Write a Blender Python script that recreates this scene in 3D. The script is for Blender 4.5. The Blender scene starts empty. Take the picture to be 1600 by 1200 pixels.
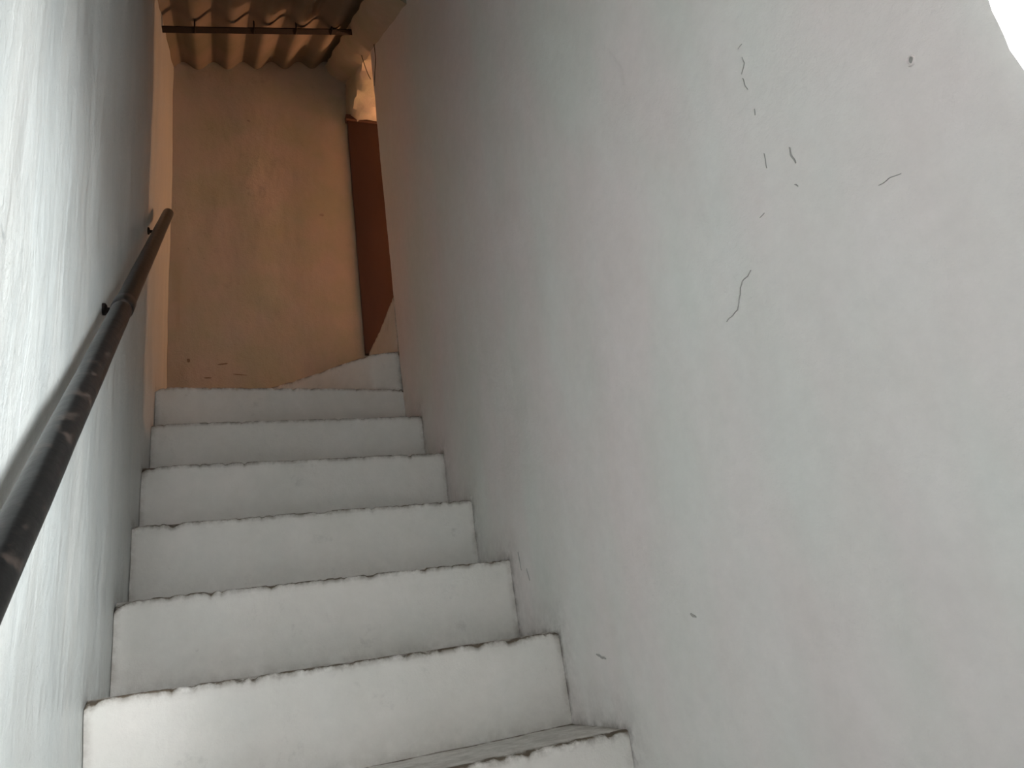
import bpy, bmesh, math, random
from mathutils import Vector, Matrix, noise
random.seed(7)
S = bpy.context.scene
C = S.collection

# ------------------------------------------------------------------ camera
F_PX = 1126.4
cam = bpy.data.cameras.new('camera')
cam.sensor_fit = 'HORIZONTAL'; cam.sensor_width = 36.0
cam.lens = 36.0 * F_PX / 1600.0
cam.clip_start = 0.01
camo = bpy.data.objects.new('camera', cam); C.objects.link(camo)
rx = Vector((0.92518945, -0.353052, -0.13920763))
ux = Vector((0.00293087, -0.36015513, 0.93288782))
fx = Vector((0.37949426, 0.86350597, 0.33217698))
camo.matrix_world = Matrix(((rx.x, ux.x, -fx.x, 0.20), (rx.y, ux.y, -fx.y, 0.0),
                            (rx.z, ux.z, -fx.z, 1.40), (0, 0, 0, 1)))
S.camera = camo

# ------------------------------------------------------------------ light
SKY = 6.0
w = bpy.data.worlds.new('world'); S.world = w; w.use_nodes = True
bg = w.node_tree.nodes['Background']
bg.inputs['Color'].default_value = (0.97, 0.99, 1.0, 1)
bg.inputs['Strength'].default_value = SKY
def area(name, loc, direction, sx, sy, power, col, portal=False):
    l = bpy.data.lights.new(name, 'AREA'); l.shape = 'RECTANGLE'; l.size = sx; l.size_y = sy
    l.energy = power; l.color = col
    if portal: l.cycles.is_portal = True
    o = bpy.data.objects.new(name, l); C.objects.link(o)
    o.location = loc; o.rotation_euler = Vector(direction).to_track_quat('-Z', 'Y').to_euler()
    return o
area('window_portal', (1.07, -0.025, 2.06), (-1, 0, 0), 0.66, 0.92, 1, (1, 1, 1), True)
area('fill_slot_portal', (0.06, -1.36, 0.95), (0, 1, 0), 0.10, 1.9, 1, (1, 1, 1), True)  # unseen slot behind the camera, added to brighten steps and right wall
sl = bpy.data.lights.new('hazy_sun', 'SUN'); sl.energy = 4.8; sl.angle = math.radians(28); sl.color = (0.97, 1.0, 1.0)
so = bpy.data.objects.new('hazy_sun', sl); C.objects.link(so)
so.rotation_euler = Vector((-0.93, 1.0, -0.36)).to_track_quat('-Z', 'Y').to_euler()
pl = bpy.data.lights.new('passage_bulb', 'POINT'); pl.energy = 19.0; pl.color = (1.0, 0.50, 0.26)
pl.shadow_soft_size = 0.02
plo = bpy.data.objects.new('passage_bulb', pl); C.objects.link(plo); plo.location = (1.92, 3.12, 3.58)

S.view_settings.view_transform = 'Standard'; S.view_settings.look = 'None'
S.view_settings.gamma = 1.0; S.view_settings.use_curve_mapping = False
S.view_settings.exposure = 0.98

# ------------------------------------------------------------------ materials
def plaster(name, col, col2, grime=(0.10, 0.075, 0.055), rough=0.6, streak=(3, 3, 0.8), bump=0.12, spots=True, mott=0.5, blot=0.0, scratch=0.0):
    m = bpy.data.materials.new(name); m.use_nodes = True
    n = m.node_tree.nodes; l = m.node_tree.links
    b = n['Principled BSDF']; b.inputs['Roughness'].default_value = rough
    b.inputs['Specular IOR Level'].default_value = 0.35
    tc = n.new('ShaderNodeTexCoord')
    def nz(scale, detail=4, rgh=0.55, vec=None, dist=0.0):
        mp = n.new('ShaderNodeMapping'); mp.inputs['Scale'].default_value = vec or (1, 1, 1)
        l.new(tc.outputs['Object'], mp.inputs['Vector'])
        t = n.new('ShaderNodeTexNoise'); t.inputs['Scale'].default_value = scale
        t.inputs['Detail'].default_value = detail; t.inputs['Roughness'].default_value = rgh
        t.inputs['Distortion'].default_value = dist
        l.new(mp.outputs['Vector'], t.inputs['Vector']); return t.outputs['Fac']
    def ramp(fac, a, c, lo=(0, 0, 0, 1), hi=(1, 1, 1, 1)):
        r = n.new('ShaderNodeValToRGB'); r.color_ramp.elements[0].position = a
        r.color_ramp.elements[1].position = c
        r.color_ramp.elements[0].color = lo; r.color_ramp.elements[1].color = hi
        l.new(fac, r.inputs['Fac']); return r.outputs['Color']
    def mix(fac, a, c, typ='MIX'):
        x = n.new('ShaderNodeMix'); x.data_type = 'RGBA'; x.blend_type = typ
        if isinstance(fac, float): x.inputs[0].default_value = fac
        else: l.new(fac, x.inputs[0])
        for k, v in ((6, a), (7, c)):
            if isinstance(v, tuple): x.inputs[k].default_value = (*v, 1)
            else: l.new(v, x.inputs[k])
        return x.outputs[2]
    base = mix(ramp(nz(1.7, 3, 0.5, streak), 0.38, 0.64), col, col2)
    fine = ramp(nz(38, 5, 0.65), 0.3, 0.7, (0.90, 0.90, 0.90, 1), (1, 1, 1, 1))
    base = mix(mott, base, fine, 'MULTIPLY')
    pat = ramp(nz(9, 4, 0.6, (1, 1, 0.5)), 0.35, 0.7, (0.93, 0.92, 0.90, 1), (1, 1, 1, 1))
    base = mix(mott, base, pat, 'MULTIPLY')
    if spots:
        sp = ramp(nz(26, 2, 0.4, (1, 1, 0.8), 0.5), 0.76, 0.82)
        base = mix(sp, base, tuple(0.6 * c for c in col))
    if blot:                                                # rubbed-in dirt patches of the plaster itself
        bl = ramp(nz(8.5, 6, 0.72, (1, 1, 1), 0.3), 0.60, 0.74, (0, 0, 0, 1), (blot, blot, blot, 1))
        base = mix(bl, base, tuple(0.42 * c for c in col))
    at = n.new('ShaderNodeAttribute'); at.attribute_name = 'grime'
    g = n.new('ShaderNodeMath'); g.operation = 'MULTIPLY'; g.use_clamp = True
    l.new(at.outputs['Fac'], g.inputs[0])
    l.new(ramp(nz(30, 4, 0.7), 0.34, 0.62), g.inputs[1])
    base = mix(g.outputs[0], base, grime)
    l.new(base, b.inputs['Base Color'])
    h1 = nz(4.5, 3, 0.5, (1, 1, 0.45)); h2 = nz(70, 5, 0.7)
    ad = n.new('ShaderNodeMath'); ad.operation = 'MULTIPLY_ADD'
    l.new(h2, ad.inputs[0]); ad.inputs[1].default_value = 0.10; l.new(h1, ad.inputs[2])
    if scratch:                                             # long vertical trowel and brush ridges
        ad2 = n.new('ShaderNodeMath'); ad2.operation = 'MULTIPLY_ADD'
        l.new(nz(26, 4, 0.6, (1, 1, 0.12), 0.4), ad2.inputs[0]); ad2.inputs[1].default_value = scratch * 0.5; l.new(ad.outputs[0], ad2.inputs[2]); ad = ad2
    bp = n.new('ShaderNodeBump'); bp.inputs['Strength'].default_value = bump; bp.inputs['Distance'].default_value = 0.05
    l.new(ad.outputs[0], bp.inputs['Height']); l.new(bp.outputs['Normal'], b.inputs['Normal'])
    return m

def metal(name, col, col2, rough, bump=0.3, met=0.0):
    m = bpy.data.materials.new(name); m.use_nodes = True
    n = m.node_tree.nodes; l = m.node_tree.links; b = n['Principled BSDF']
    b.inputs['Roughness'].default_value = rough; b.inputs['Metallic'].default_value = met; b.inputs['Specular IOR Level'].default_value = 0.28
    t = n.new('ShaderNodeTexNoise'); t.inputs['Scale'].default_value = 42; t.inputs['Detail'].default_value = 6
    tc = n.new('ShaderNodeTexCoord'); l.new(tc.outputs['Object'], t.inputs['Vector'])
    r = n.new('ShaderNodeValToRGB'); r.color_ramp.elements[0].position = 0.56; r.color_ramp.elements[1].position = 0.74
    r.color_ramp.elements[0].color = (*col, 1); r.color_ramp.elements[1].color = (*col2, 1)
    l.new(t.outputs['Fac'], r.inputs['Fac']); l.new(r.outputs['Color'], b.inputs['Base Color'])
    bp = n.new('ShaderNodeBump'); bp.inputs['Strength'].default_value = bump; bp.inputs['Distance'].default_value = 0.004
    l.new(t.outputs['Fac'], bp.inputs['Height']); l.new(bp.outputs['Normal'], b.inputs['Normal'])
    return m

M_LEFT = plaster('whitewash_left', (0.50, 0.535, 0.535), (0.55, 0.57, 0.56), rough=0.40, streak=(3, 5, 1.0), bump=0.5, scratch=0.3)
M_RIGHT = plaster('whitewash_right', (0.865, 0.80, 0.795), (0.815, 0.825, 0.80), rough=0.65, streak=(2, 2, 0.9), bump=0.25, spots=False)
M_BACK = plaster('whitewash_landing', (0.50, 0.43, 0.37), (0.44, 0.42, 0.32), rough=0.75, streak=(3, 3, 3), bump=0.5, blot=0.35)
M_STEP = plaster('whitewash_steps', (0.79, 0.765, 0.735), (0.75, 0.74, 0.71), grime=(0.14, 0.11, 0.08), rough=0.7, streak=(4, 4, 4), bump=0.3, blot=0.42)
M_CONC = plaster('bare_cement', (0.42, 0.39, 0.34), (0.36, 0.34, 0.30), rough=0.85, bump=0.3)
M_ROOF = plaster('fibre_cement', (0.23, 0.19, 0.155), (0.17, 0.155, 0.115), rough=0.85, streak=(1.2, 1.2, 1.2), bump=0.1)
M_DOOR = plaster('dark_brown_door_paint', (0.11, 0.052, 0.036), (0.085, 0.042, 0.030), rough=0.6, bump=0.08, spots=False)
M_FLOOR = plaster('cement_floor', (0.40, 0.37, 0.33), (0.33, 0.31, 0.28), rough=0.8)
M_CRACK = plaster('crack_shade_soil', (0.36, 0.35, 0.34), (0.50, 0.49, 0.47), rough=0.9, spots=False)
M_BMARK = plaster('landing_chip_mark', (0.24, 0.18, 0.14), (0.27, 0.20, 0.15), rough=0.9, spots=False)  # plain darker tone for the back wall marks
M_PIPE = metal('black_pipe_paint', (0.007, 0.007, 0.007), (0.045, 0.035, 0.03), 0.33, 0.2)
M_RUST = metal('dark_rust', (0.009, 0.005, 0.004), (0.025, 0.011, 0.008), 0.7)

# ------------------------------------------------------------------ helpers
def obj(name, verts, faces, mat, parent=None, smooth=True, kind=None, label=None, cat=None, group=None, attr=None):
    me = bpy.data.meshes.new(name); me.from_pydata([tuple(v) for v in verts], [], faces)
    bm = bmesh.new(); bm.from_mesh(me); bmesh.ops.recalc_face_normals(bm, faces=bm.faces); bm.to_mesh(me); bm.free()
    me.materials.append(mat)
    if smooth:
        me.polygons.foreach_set('use_smooth', [True] * len(me.polygons))
        me.set_sharp_from_angle(angle=math.radians(50))
    if attr:
        a = me.attributes.new('grime', 'FLOAT', 'POINT'); a.data.foreach_set('value', attr)
    o = bpy.data.objects.new(name, me); C.objects.link(o)
    if parent: o.parent = parent
    if kind: o['kind'] = kind
    if label: o['label'] = label
    if cat: o['category'] = cat
    if group: o['group'] = group
    return o

def N(x, y, z, s): return noise.noise(Vector((x * s, y * s, z * s)))
def wave(p, amp=0.006, s=1.6): return amp * N(p[0] + 5, p[1] - 3, p[2] + 9, s) + amp * 0.35 * N(p[0], p[1], p[2], s * 4.5)

def slab(name, origin, U, V, nu, nv, thick, mat, wob=wave, edge=None, grime=None, parent=None, **kw):
    """A plastered wall: a grid with an uneven front face and real thickness.
    origin + u*U + v*V is the front; the body goes back along -normal (normal = U x V)."""
    O = Vector(origin); U = Vector(U); V = Vector(V); n = U.cross(V).normalized()
    vs = []; g = []
    for j in range(nv + 1):
        for i in range(nu + 1):
            p = O + U * (i / nu) + V * (j / nv)
            if edge: p = p + edge(i / nu, j / nv, p)
            p = p + n * wob(p); vs.append(p); g.append(grime(p) if grime else 0.0)
    k = len(vs); W = nu + 1
    ring = [i for i in range(W)] + [nu + j * W for j in range(1, nv + 1)] + [nv * W + i for i in range(nu - 1, -1, -1)] + [j * W for j in range(nv - 1, 0, -1)]
    fs = [(j * W + i, j * W + i + 1, (j + 1) * W + i + 1, (j + 1) * W + i) for j in range(nv) for i in range(nu)]
    for r in ring: vs.append(vs[r] - n * thick); g.append(0.0)
    R = len(ring)
    for a in range(R): fs.append((ring[a], k + a, k + (a + 1) % R, ring[(a + 1) % R]))
    fs.append(tuple(k + a for a in range(R)))
    return obj(name, vs, fs, mat, parent, attr=g, **kw)

def box(name, lo, hi, mat, **kw):
    x0, y0, z0 = lo; x1, y1, z1 = hi
    vs = [(x, y, z) for x in (x0, x1) for y in (y0, y1) for z in (z0, z1)]
    fs = [(0, 1, 3, 2), (4, 6, 7, 5), (0, 4, 5, 1), (2, 3, 7, 6), (0, 2, 6, 4), (1, 5, 7, 3)]
    return obj(name, vs, fs, mat, smooth=False, **kw)

def tube(name, pts, r, mat, seg=20, cap=True, hollow=0.0, **kw):
    pts = [Vector(p) for p in pts]; vs = []; fs = []
    rr = r if callable(r) else (lambda t: r)
    rings = [(p, rr(i / (len(pts) - 1))) for i, p in enumerate(pts)]
    up = Vector((0.31, 0.2, 0.93))
    def frame(i):
        d = (pts[min(i + 1, len(pts) - 1)] - pts[max(i - 1, 0)]).normalized()
        a = d.cross(up).normalized(); return a, d.cross(a).normalized(), d
    fr = [frame(i) for i in range(len(pts))]
    sec = [(rings[i][0], rings[i][1], fr[i]) for i in range(len(pts))]
    if hollow:
        p, q, f = sec[-1]
        sec.append((p, q - hollow, f)); sec.append((p - f[2] * 0.12, q - hollow, f))
    for p, q, (a, b, d) in sec:
        for k in range(seg):
            t = 2 * math.pi * k / seg; vs.append(p + a * (q * math.cos(t)) + b * (q * math.sin(t)))
    for i in range(len(sec) - 1):
        for k in range(seg):
            fs.append((i * seg + k, i * seg + (k + 1) % seg, (i + 1) * seg + (k + 1) % seg, (i + 1) * seg + k))
    fs.append(tuple(range(seg))); fs.append(tuple((len(sec) - 1) * seg + k for k in range(seg)))
    return obj(name, vs, fs, mat, **kw)

# ------------------------------------------------------------------ roof plane, step list
W = 0.88
YB = 3.25
def roof_z(x, y): return 4.39 + 0.60 * (y - YB) + 0.215 * x
# nosing line of every step: (y at left wall, y at right wall, z of the tread)
STEPS = [(0.10, 0.11, 0.20), (0.33, 0.34, 0.41), (0.56, 0.57, 0.62), (0.79, 0.80, 0.82), (1.02, 1.03, 1.02),
         (1.235, 1.256, 1.223), (1.449, 1.489, 1.405), (1.755, 1.722, 1.592), (2.000, 1.958, 1.797), (2.195, 2.182, 2.001),
         (2.425, 2.394, 2.201), (2.590, 2.625, 2.392)]
STEPS = [(a, b, z) for a, b, z in STEPS]

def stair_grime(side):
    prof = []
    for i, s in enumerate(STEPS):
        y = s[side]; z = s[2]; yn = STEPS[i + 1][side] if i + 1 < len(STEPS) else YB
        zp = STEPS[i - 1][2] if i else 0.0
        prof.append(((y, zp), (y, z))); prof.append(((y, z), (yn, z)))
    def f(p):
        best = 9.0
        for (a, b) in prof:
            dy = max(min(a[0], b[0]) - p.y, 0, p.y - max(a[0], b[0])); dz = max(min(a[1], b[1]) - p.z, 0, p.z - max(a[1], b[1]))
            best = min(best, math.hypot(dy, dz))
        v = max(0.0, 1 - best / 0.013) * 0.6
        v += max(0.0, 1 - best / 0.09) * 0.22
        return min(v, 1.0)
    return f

# ------------------------------------------------------------------ walls (the setting)
def left_wob(p): return wave(p, 0.007, 1.5) + 0.004 * N(p.y * 3.0, p.z * 0.8, 2.0, 2.2)
# left wall: continuous past the stairs up to the landing's back wall
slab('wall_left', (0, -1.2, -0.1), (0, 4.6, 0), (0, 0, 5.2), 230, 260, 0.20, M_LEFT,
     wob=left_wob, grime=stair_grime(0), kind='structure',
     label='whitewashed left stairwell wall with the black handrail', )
# right wall with a rounded, slightly crooked near end and far (newel) end
def right_edge(u, v, p):
    d = Vector((0, 0, 0))
    du = min(u, 1 - u) * 2.325
    if du < 0.02:                                        # arris rounded back into the wall
        d.x += 0.003 * (1 - du / 0.02) ** 2
    if u == 0: d.y += 0.006 * N(0, 0, p.z, 9) + 0.003 * N(3, 0, p.z, 40)
    if u == 1: d.y += 0.007 * N(7, 0, p.z, 5) + 0.003 * N(9, 0, p.z, 30)
    return d
def right_wob(p): return wave(p, 0.005, 1.3)
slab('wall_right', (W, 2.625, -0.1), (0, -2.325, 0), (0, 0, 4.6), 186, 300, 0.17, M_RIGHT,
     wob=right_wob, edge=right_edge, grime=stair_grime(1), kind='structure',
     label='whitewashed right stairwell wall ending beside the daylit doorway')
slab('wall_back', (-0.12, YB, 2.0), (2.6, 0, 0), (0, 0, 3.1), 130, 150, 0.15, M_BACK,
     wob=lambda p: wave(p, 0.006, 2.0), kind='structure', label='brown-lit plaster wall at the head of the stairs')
# passage to the right of the landing
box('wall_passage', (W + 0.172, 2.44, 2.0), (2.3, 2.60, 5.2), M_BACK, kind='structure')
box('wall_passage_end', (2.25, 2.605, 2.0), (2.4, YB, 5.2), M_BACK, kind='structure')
# near the camera: around the daylight opening, with an unseen slot added for fill light
box('wall_near', (0.110, -1.35, -0.1), (1.05, -1.2, 1.898), M_RIGHT, kind='structure')
box('wall_near_head', (0.012, -1.35, 1.90), (1.05, -1.2, 2.75), M_RIGHT, kind='structure')
box('wall_right_near', (W, -1.2, -0.1), (1.05, -0.35, 2.75), M_RIGHT, kind='structure')
box('wall_right_low', (W + 0.002, -0.35, -0.1), (1.05, 0.297, 1.60), M_RIGHT, kind='structure')
box('trim_window_head', (W + 0.002, -0.35, 2.5), (1.05, 0.297, 2.75), M_RIGHT, kind='structure')
box('floor', (-0.1, -1.35, -0.15), (4.0, 2.6, 0.0), M_FLOOR, kind='structure')
box('floor_passage', (1.21, 2.62, 2.4), (2.24, YB - 0.01, 2.80), M_STEP, kind='structure')
box('floor_landing', (0.0, 2.62, 2.0), (2.3, YB, 2.375), M_STEP, kind='structure')
# dark panel door in the landing's back wall, seen past the corner of the right wall
d1 = obj('door_1', [], [], M_DOOR, kind='structure'); d1['label'] = 'dark red-brown door at the right end of the back wall'
def door_piece(name, x0, x1, z0, z1, y0, y1):
    vs = []; fs = []; nz_ = 24
    for j in range(nz_ + 1):
        z = z0 + (z1 - z0) * j / nz_; e = 0.003 * N(1, 2, z, 9)
        for (x, y) in ((x0 + e, y1), (x0 + e, y0 + .004), (x0 + e + 0.004, y0), (x1 - 0.004, y0), (x1, y0 + .004), (x1, y1)):
            vs.append((x, y, z))
    for j in range(nz_):
        for k in range(6): fs.append((j * 6 + k, j * 6 + (k + 1) % 6, (j + 1) * 6 + (k + 1) % 6, (j + 1) * 6 + k))
    fs.append(tuple(range(6))); fs.append(tuple(nz_ * 6 + k for k in range(6)))
    return obj(name, vs, fs, M_DOOR, parent=d1)
door_piece('door_leaf', 0.872, 1.66, 2.80, 4.20, YB - 0.030, YB - 0.004)
door_piece('top_rail', 0.862, 1.68, 4.195, 4.225, YB - 0.045, YB - 0.004)

# header over the opening on the right of the landing: rough plaster, broken underside
def header():
    nx, ny = 10, 40; vs = []; fs = []
    y0, y1 = 2.60, YB + 0.02
    prof = [(W + 0.0, 1.0), (W + 0.0, 0.55), (W + 0.0, 0.12), (W + 0.012, 0.02), (W + 0.05, 0.0), (W + 0.10, 0.0), (W + 0.15, 0.02), (W + 0.165, 0.1), (W + 0.165, 1.0)]
    for j in range(ny + 1):
        y = y0 + (y1 - y0) * j / ny
        zt = roof_z(W, y) + 0.05; zb = 4.20 + 0.04 * (YB - y) / 0.6
        for k, (x, h) in enumerate(prof):
            z = zb + (zt - zb) * h
            rgh = 0.016 if h < 0.2 else 0.005
            vs.append((x + rgh * N(x * 3, y, z, 14), y, z + rgh * 1.4 * N(x, y * 1.0, 4, 22)))
    P = len(prof)
    for j in range(ny):
        for k in range(P): fs.append((j * P + k, j * P + (k + 1) % P, (j + 1) * P + (k + 1) % P, (j + 1) * P + k))
    fs.append(tuple(range(P))); fs.append(tuple(ny * P + k for k in range(P)))
    return obj('trim_1', vs, fs, M_BACK, kind='structure', label='rough broken plaster beam over the passage opening')
header()

# ------------------------------------------------------------------ corrugated roof
def corrugated(name, x0, x1, y0, y1, lift, mat, parent):
    pitch, amp, th = 0.146, 0.026, 0.007
    n = int((x1 - x0) / pitch * 14); m = 30; vs = []; fs = []
    for s in (0, 1):
        for j in range(m + 1):
            y = y0 + (y1 - y0) * j / m
            for i in range(n + 1):
                x = x0 + (x1 - x0) * i / n
                z = roof_z(x, y) + lift + amp * math.cos(2 * math.pi * (x - 0.045) / pitch) + th * s
                z += 0.003 * N(x, y, 0, 3)
                if j in (0, m): z += 0.0
                vs.append((x, y + (0.006 * N(x, j, 0, 12) if j in (0, m) else 0), z))
    Wd = n + 1; K = Wd * (m + 1)
    for j in range(m):
        for i in range(n):
            a = j * Wd + i; fs.append((a, a + 1, a + Wd + 1, a + Wd)); fs.append((K + a, K + a + Wd, K + a + Wd + 1, K + a + 1))
    for i in range(n):
        fs.append((i, K + i, K + i + 1, i + 1)); a = m * Wd + i; fs.append((a, a + 1, K + a + 1, K + a))
    for j in range(m):
        a = j * Wd; fs.append((a, a + Wd, K + a + Wd, K + a)); a = j * Wd + n; fs.append((a, K + a, K + a + Wd, a + Wd))
    return obj(name, vs, fs, mat, parent)
ceil = obj('ceiling', [], [], M_ROOF, kind='structure'); ceil['label'] = 'corrugated fibre-cement roof over the stairwell'
corrugated('corrugated_sheet', -0.10, 1.02, -0.30, 1.32, 0.045, M_ROOF, ceil)
corrugated('corrugated_sheet', -0.10, 1.02, 1.20, YB + 0.12, 0.032, M_ROOF, ceil)
corrugated('corrugated_sheet', 1.00, 2.42, 2.30, YB + 0.12, 0.045, M_ROOF, ceil)
box('ceiling_near', (-0.1, -1.35, 2.752), (1.05, -0.1, 2.87), M_ROOF, kind='structure')
# mortar fillet packing the gap between the last corrugation and the right-hand masonry
def fillet():
    vs = []; fs = []; m = 60; y0, y1 = 2.0, YB
    for j in range(m + 1):
        y = y0 + (y1 - y0) * j / m; zr = roof_z(0.8, y)
        a = 0.012 * N(1, y, 0, 8)
        for (x, z) in ((0.772 + a, zr + 0.02), (0.80 + a * .6, zr - 0.035), (0.85, zr - 0.07 + a), (W + 0.004, zr - 0.09 + a), (W + 0.02, zr + 0.05)):
            vs.append((x + 0.004 * N(x, y, z, 20), y, z + 0.005 * N(x, y, 3, 17)))
    for j in range(m):
        for k in range(5): fs.append((j * 5 + k, j * 5 + (k + 1) % 5, (j + 1) * 5 + (k + 1) % 5, (j + 1) * 5 + k))
    fs.append(tuple(range(5))); fs.append(tuple(m * 5 + k for k in range(5)))
    obj('trim_2', vs, fs, M_BACK, kind='structure', label='rough mortar fillet between the roof sheet and the right wall')
fillet()

# ------------------------------------------------------------------ stairs
stairs = bpy.data.objects.new('staircase', None); C.objects.link(stairs); stairs.location = (0, 0, 0)
stairs['label'] = 'steep whitewashed cement staircase with chipped nosings turning right at the top'; stairs['category'] = 'staircase'
def step(front, back, z0, z1, seed, mat=M_STEP, nx=170):
    """front/back: plan polylines (left to right). A solid step with uneven riser, chipped nosing and worn tread."""
    def sample(poly, n):
        P = [Vector((*p, 0)) for p in poly]; L = [0]
        for a, b in zip(P, P[1:]): L.append(L[-1] + (b - a).length)
        out = []
        for i in range(n + 1):
            t = L[-1] * i / n; k = max(j for j in range(len(P)) if L[j] <= t + 1e-9); k = min(k, len(P) - 2)
            f = (t - L[k]) / (L[k + 1] - L[k]); out.append(P[k].lerp(P[k + 1], f))
        return out
    Fp, Bp = sample(front, nx), sample(back, nx)
    vs = []; fs = []; g = []; h = z1 - z0
    for i in range(nx + 1):
        f, b = Fp[i], Bp[i]; d = (b - f).normalized(); dep = (b - f).length
        t = (Fp[min(i + 1, nx)] - Fp[max(i - 1, 0)]).normalized()
        nrm = Vector((t.y, -t.x, 0))                                    # faces the climber
        x = f.x * 1.0 + f.y * 0.5
        chip = max(0.0, N(x * 26, seed * 7.3, 0, 1) - 0.38) * 0.016 + max(0.0, N(x * 75, seed * 3.1, 5, 1) - 0.1) * 0.009
        e = i / nx; endr = 0.016 * math.exp(-e * 45) * (1 if seed % 2 else 0.4)   # rounded, broken left corner
        zt = z1 + 0.002 * N(x * 3, seed, 0, 1) + 0.0012 * N(x * 18, seed, 2, 1) - chip - endr
        ring = []
        def face(u): return 0.0022 * N(x * 2.2, u * 1.5, seed, 2.0) + 0.0006 * N(x * 7, u * 8, seed, 2.5)
        for u in (0.0, 0.08, 0.2, 0.35, 0.5, 0.65, 0.8, 0.9, 0.95):
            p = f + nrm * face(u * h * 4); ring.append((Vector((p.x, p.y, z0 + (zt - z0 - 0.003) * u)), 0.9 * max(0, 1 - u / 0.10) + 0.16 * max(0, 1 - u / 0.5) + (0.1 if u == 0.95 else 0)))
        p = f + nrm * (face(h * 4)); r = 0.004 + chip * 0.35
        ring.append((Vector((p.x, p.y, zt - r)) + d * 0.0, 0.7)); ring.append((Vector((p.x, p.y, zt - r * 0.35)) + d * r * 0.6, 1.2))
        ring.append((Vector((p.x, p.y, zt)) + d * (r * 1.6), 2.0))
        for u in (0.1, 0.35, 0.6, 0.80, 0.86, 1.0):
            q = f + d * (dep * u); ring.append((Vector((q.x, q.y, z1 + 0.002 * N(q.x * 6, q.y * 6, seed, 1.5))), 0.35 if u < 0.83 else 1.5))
        ring.append((Vector((b.x, b.y, z0)), 0.0))
        R = len(ring)
        for v, gg in ring:
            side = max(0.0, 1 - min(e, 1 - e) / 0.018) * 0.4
            if v.x <= W:                                                   # meet the uneven plaster of both walls exactly
                q = v.x / W
                v = v + Vector(((1 - q) * left_wob(Vector((0, v.y, v.z))) - q * right_wob(Vector((W, v.y, v.z))), 0, 0))
            vs.append(v); g.append(gg + side)
    for i in range(nx):
        for k in range(R): fs.append((i * R + k, (i + 1) * R + k, (i + 1) * R + (k + 1) % R, i * R + (k + 1) % R))
    fs.append(tuple(range(R))); fs.append(tuple(nx * R + k for k in range(R)))
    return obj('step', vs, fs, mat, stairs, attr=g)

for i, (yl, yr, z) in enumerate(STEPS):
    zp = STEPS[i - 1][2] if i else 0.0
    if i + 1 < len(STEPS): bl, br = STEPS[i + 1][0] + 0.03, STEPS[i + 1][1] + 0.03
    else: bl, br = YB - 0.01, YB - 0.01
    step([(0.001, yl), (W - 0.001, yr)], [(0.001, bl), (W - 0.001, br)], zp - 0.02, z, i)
# winders fanning round the end of the right wall
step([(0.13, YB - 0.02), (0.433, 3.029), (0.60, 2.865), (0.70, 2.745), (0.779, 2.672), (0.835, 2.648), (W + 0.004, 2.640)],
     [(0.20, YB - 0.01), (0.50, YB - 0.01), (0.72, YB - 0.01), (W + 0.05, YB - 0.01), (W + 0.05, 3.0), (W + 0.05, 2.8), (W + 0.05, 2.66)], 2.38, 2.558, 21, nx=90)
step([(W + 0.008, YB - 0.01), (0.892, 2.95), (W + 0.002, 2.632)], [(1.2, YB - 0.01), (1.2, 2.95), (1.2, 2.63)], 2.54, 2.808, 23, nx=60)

# ------------------------------------------------------------------ handrail
A = Vector((0.041, 0.219, 1.119)); B = Vector((0.046, 2.389, 2.964))
rail = bpy.data.objects.new('handrail', None); C.objects.link(rail)
rail['label'] = 'black painted steel pipe handrail rising along the left wall'; rail['category'] = 'handrail'
rp = []
for i in range(41):
    t = i / 40; p = A.lerp(B, t); rp.append(p + Vector((0.0006 * N(t, 0, 0, 30), 0, 0.0015 * N(0, t, 0, 18))))
tube('pipe', rp, 0.0172, M_PIPE, seg=28, hollow=0.003, parent=rail)
d = (B - A).normalized()
for t in (0.515,):
    c = A.lerp(B, t); tube('pipe_coupling', [c - d * 0.030, c - d * 0.026, c + d * 0.026, c + d * 0.030], lambda u: 0.0190 if 0.1 < u < 0.9 else 0.0174, M_PIPE, seg=28, parent=rail)
for y in (0.50, 1.41, 2.20):
    t = (y - A.y) / (B.y - A.y); c = A.lerp(B, t); e = Vector((0.0, c.y + 0.004, c.z - 0.032))
    br = tube('bracket', [c + Vector((-0.004, 0, -0.010)), c + Vector((-0.010, 0.002, -0.026)), e + Vector((0.018, 0, -0.002)), e + Vector((-0.015, 0, 0))], 0.0055, M_RUST, seg=12, parent=rail)
    tube('wall_collar', [e + Vector((-0.004, 0, 0)), e + Vector((0.004, 0, 0)), e + Vector((0.007, 0, 0))], lambda u: 0.012 - 0.004 * (u > .6), M_RUST, seg=14, parent=br)

# ------------------------------------------------------------------ purlin under the roof sheets
pur = bpy.data.objects.new('roof_purlin', None); C.objects.link(pur)
pur['label'] = 'thin dark steel bar spanning the stairwell under the corrugated roof'; pur['category'] = 'bar'
PL = Vector((-0.02, 2.478, 3.888)); PR = Vector((0.868, 2.575, 4.180))
def bar(name, a, b, hw, hh, mat, parent, seg=40):
    dd = (b - a).normalized(); s = dd.cross(Vector((0, 0, 1))).normalized(); u = s.cross(dd)
    vs = []; fs = []
    for i in range(seg + 1):
        p = a.lerp(b, i / seg) + u * 0.0015 * N(i * .3, 0, 0, 1)
        for (x, z) in ((-hw, -hh), (hw, -hh), (hw, -hh + .005), (-hw + .006, -hh + .005), (-hw + .006, hh), (-hw, hh)):
            vs.append(p + s * x + u * z)
    for i in range(seg):
        for k in range(6): fs.append((i * 6 + k, i * 6 + (k + 1) % 6, (i + 1) * 6 + (k + 1) % 6, (i + 1) * 6 + k))
    fs.append(tuple(range(6))); fs.append(tuple(seg * 6 + k for k in range(6)))
    return obj(name, vs, fs, mat, parent, smooth=False)
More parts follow.
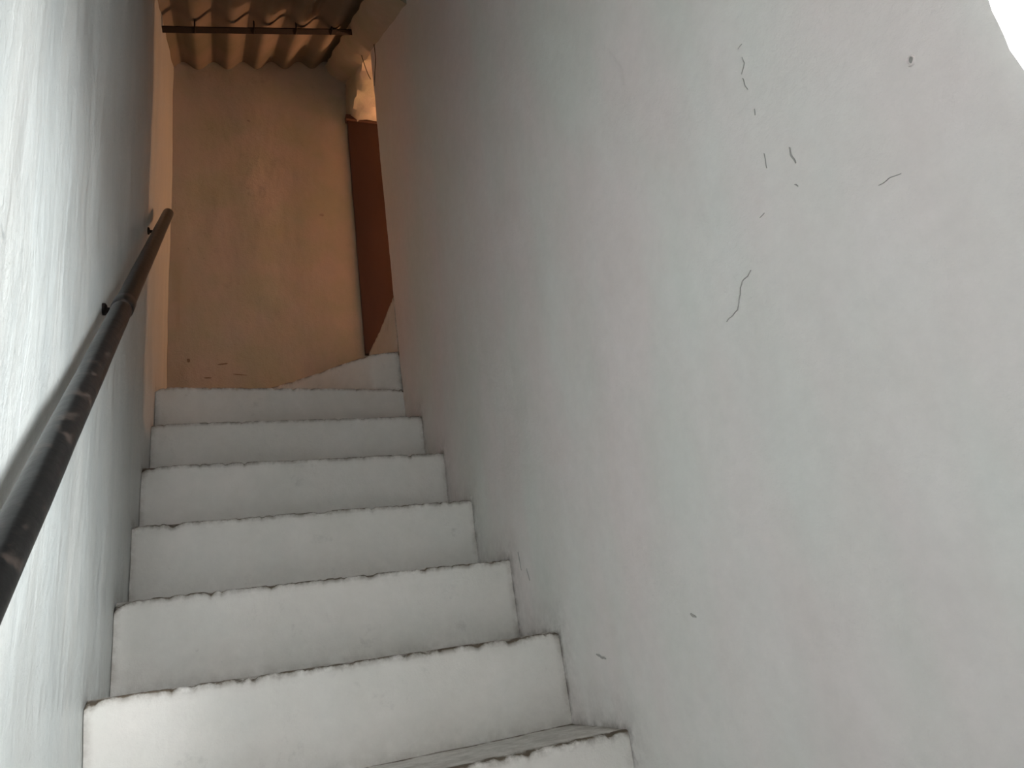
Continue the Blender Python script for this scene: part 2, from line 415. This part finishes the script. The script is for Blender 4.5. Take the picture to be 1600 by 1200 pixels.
bar('angle_bar', PL, PR, 0.016, 0.014, M_RUST, pur)
# J bolts that hook the sheets to the bar
for t in (0.16, 0.42, 0.62, 0.80):
    p = PL.lerp(PR, t)
    tube('hook_bolt', [p + Vector((0, -0.018, 0.022)), p + Vector((0, -0.022, -0.005)), p + Vector((0, -0.016, -0.020)), p + Vector((0, 0.0, -0.022)), p + Vector((0, 0.016, -0.012))], 0.0032, M_RUST, seg=8, parent=pur)
# end lug on the right wall
bar('end_lug', PR + Vector((-0.004, -0.004, -0.024)), PR + Vector((0.010, 0.004, 0.030)), 0.010, 0.008, M_RUST, pur, 4)

# two thin wires drooping from the right end of the bar
def curve_pts(ps, n=10):
    ps = [Vector(p) for p in ps]; out = []
    for i in range(len(ps) - 1):
        p0 = ps[max(i - 1, 0)]; p1 = ps[i]; p2 = ps[i + 1]; p3 = ps[min(i + 2, len(ps) - 1)]
        for k in range(n):
            t = k / n
            out.append(0.5 * ((2 * p1) + (p2 - p0) * t + (2 * p0 - 5 * p1 + 4 * p2 - p3) * t * t + (3 * p1 - p0 - 3 * p2 + p3) * t ** 3))
    out.append(ps[-1]); return out
o = tube('wire', curve_pts([(0.872, 2.590, 4.185), (0.873, 2.522, 4.060), (0.873, 2.513, 3.960), (0.873, 2.545, 3.905), (0.874, 2.585, 3.86)]), 0.0016, M_RUST, seg=6)
o['label'] = 'thin drooping wire on the face of the right wall below the bar'; o['category'] = 'wire'
o = tube('wire', curve_pts([(0.868, 2.80, 4.345), (0.860, 2.72, 4.170), (0.868, 2.675, 4.03), (0.874, 2.640, 3.95)]), 0.0018, M_RUST, seg=6)
o['label'] = 'thin drooping wire hanging inside the passage opening under the broken beam'; o['category'] = 'wire'

# ------------------------------------------------------------------ cracks, chips and holes in the right wall
wr = bpy.data.objects['wall_right']
def surf_x(y, z): return W - right_wob(Vector((W, y, z)))
def crack(pts, wid, parent=wr):
    P = [Vector((0, y, z)) for y, z in pts]; L = []
    for a, b in zip(P, P[1:]):
        for k in range(5): L.append(a.lerp(b, k / 5))
    L.append(P[-1]); n = len(L); vs = []; fs = []
    for i, p in enumerate(L):
        p = p + Vector((0, 0.0022 * N(p.y, p.z, 0, 90), 0.0018 * N(p.z, p.y, 3, 90)))
        dd = (L[min(i + 1, n - 1)] - L[max(i - 1, 0)]).normalized(); s = Vector((0, -dd.z, dd.y))
        ww = wid * (0.35 + 0.65 * math.sin(math.pi * (i + .3) / (n - .4))) * (0.7 + 0.6 * abs(N(p.y, p.z, 1, 60)))
        x = surf_x(p.y, p.z)
        vs += [p + s * ww + Vector((x + 0.001, 0, 0)), p + s * ww * .4 + Vector((x - 0.0012, 0, 0)), p - s * ww * .4 + Vector((x - 0.0012, 0, 0)), p - s * ww + Vector((x + 0.001, 0, 0))]
    for i in range(n - 1):
        for k in range(3): fs.append((i * 4 + k, i * 4 + k + 1, i * 4 + k + 5, i * 4 + k + 4))
        fs.append((i * 4 + 3, i * 4, i * 4 + 4, i * 4 + 7))
    fs.append((0, 1, 2, 3)); fs.append(tuple((n - 1) * 4 + k for k in range(4)))
    return obj('crack', vs, fs, M_CRACK, parent)
for pts, wd in [([(0.584, 2.131), (0.594, 2.131)], .0007), ([(0.591, 2.114), (0.589, 2.104), (0.599, 2.093)], .0010), ([(0.601, 2.085), (0.598, 2.064)], .0012),
                ([(0.563, 1.939), (0.563, 1.930), (0.561, 1.914)], .0026), ([(0.68, 1.829), (0.69, 1.824), (0.704, 1.823), (0.716, 1.804), (0.726, 1.790), (0.737, 1.788), (0.753, 1.784)], .0013),
                ([(1.332, 1.353), (1.314, 1.347), (1.294, 1.344)], .0045), ([(0.992, 1.400), (0.978, 1.394)], .0040), ([(0.466, 1.813), (0.453, 1.812), (0.438, 1.809)], .0006),
                ([(0.596, 2.03), (0.598, 2.021)], .0008), ([(2.285, 4.059), (2.337, 4.07)], .004), ([(0.603, 1.961), (0.605, 1.94)], .0007),
                ([(0.572, 1.889), (0.566, 1.884)], .0015), ([(0.639, 1.885), (0.63, 1.886)], .0007), ([(1.62, 1.555), (1.612, 1.525)], .002), ([(1.66, 1.60), (1.655, 1.555)], .0025)]:
    crack(pts, wd)
# small chips near the foot of the back wall
wb = bpy.data.objects['wall_back']
def back_mark(x, z, rx_, rz_, tilt=0.0):
    seg = 14; vs = []; y = YB - wave((x, YB, z), 0.006, 2.0)
    for yy in (y - 0.0012, y + 0.0012):
        for k in range(seg):
            t = 2 * math.pi * k / seg; q = 1 + 0.3 * N(math.cos(t), math.sin(t), x * 9, 2)
            a = rx_ * q * math.cos(t); b = rz_ * q * math.sin(t)
            vs.append((x + a * math.cos(tilt) - b * math.sin(tilt), yy, z + a * math.sin(tilt) + b * math.cos(tilt)))
    fs = [tuple(range(seg)), tuple(range(seg, 2 * seg))] + [(k, (k + 1) % seg, seg + (k + 1) % seg, seg + k) for k in range(seg)]
    obj('plaster_chip', vs, fs, M_BMARK, wb)
for a in ((0.086, 2.768, .007, .009), (0.228, 2.752, .022, .0035, .15), (0.165, 2.685, .016, .003), (0.30, 2.70, .03, .002, -.1)):
    back_mark(*a)
# dowel hole with a raised lip
def hole(y, z, r):
    vs = []; fs = []; seg = 16; x = surf_x(y, z)
    prof = [(1.5, 0.001), (1.2, -0.0022), (0.95, -0.002), (0.75, 0.0), (0.0, 0.0006)]
    for q, h in prof:
        for k in range(seg):
            t = 2 * math.pi * k / seg; rr = r * q * (1 + 0.18 * N(math.cos(t), math.sin(t), q, 1.5))
            vs.append((x + h, y + rr * math.cos(t), z + rr * 1.2 * math.sin(t)))
    for i in range(len(prof) - 1):
        for k in range(seg): fs.append((i * seg + k, i * seg + (k + 1) % seg, (i + 1) * seg + (k + 1) % seg, (i + 1) * seg + k))
    fs.append(tuple(range(seg)))
    o = obj('hole_lip', vs, fs, M_RIGHT, wr)
    vs = [(x - 0.0006, y - .001 + r * .72 * math.cos(t) , z + r * 1.0 * math.sin(t)) for t in [2 * math.pi * k / seg for k in range(seg)]] + [(x + 0.001, y - .001 + r * .72 * math.cos(t), z + r * 1.0 * math.sin(t)) for t in [2 * math.pi * k / seg for k in range(seg)]]
    fs = [tuple(range(seg)), tuple(range(seg, 2 * seg))] + [(k, (k + 1) % seg, seg + (k + 1) % seg, seg + k) for k in range(seg)]
    obj('dowel_hole', vs, fs, M_CRACK, wr)
hole(0.385, 1.912, 0.0040)
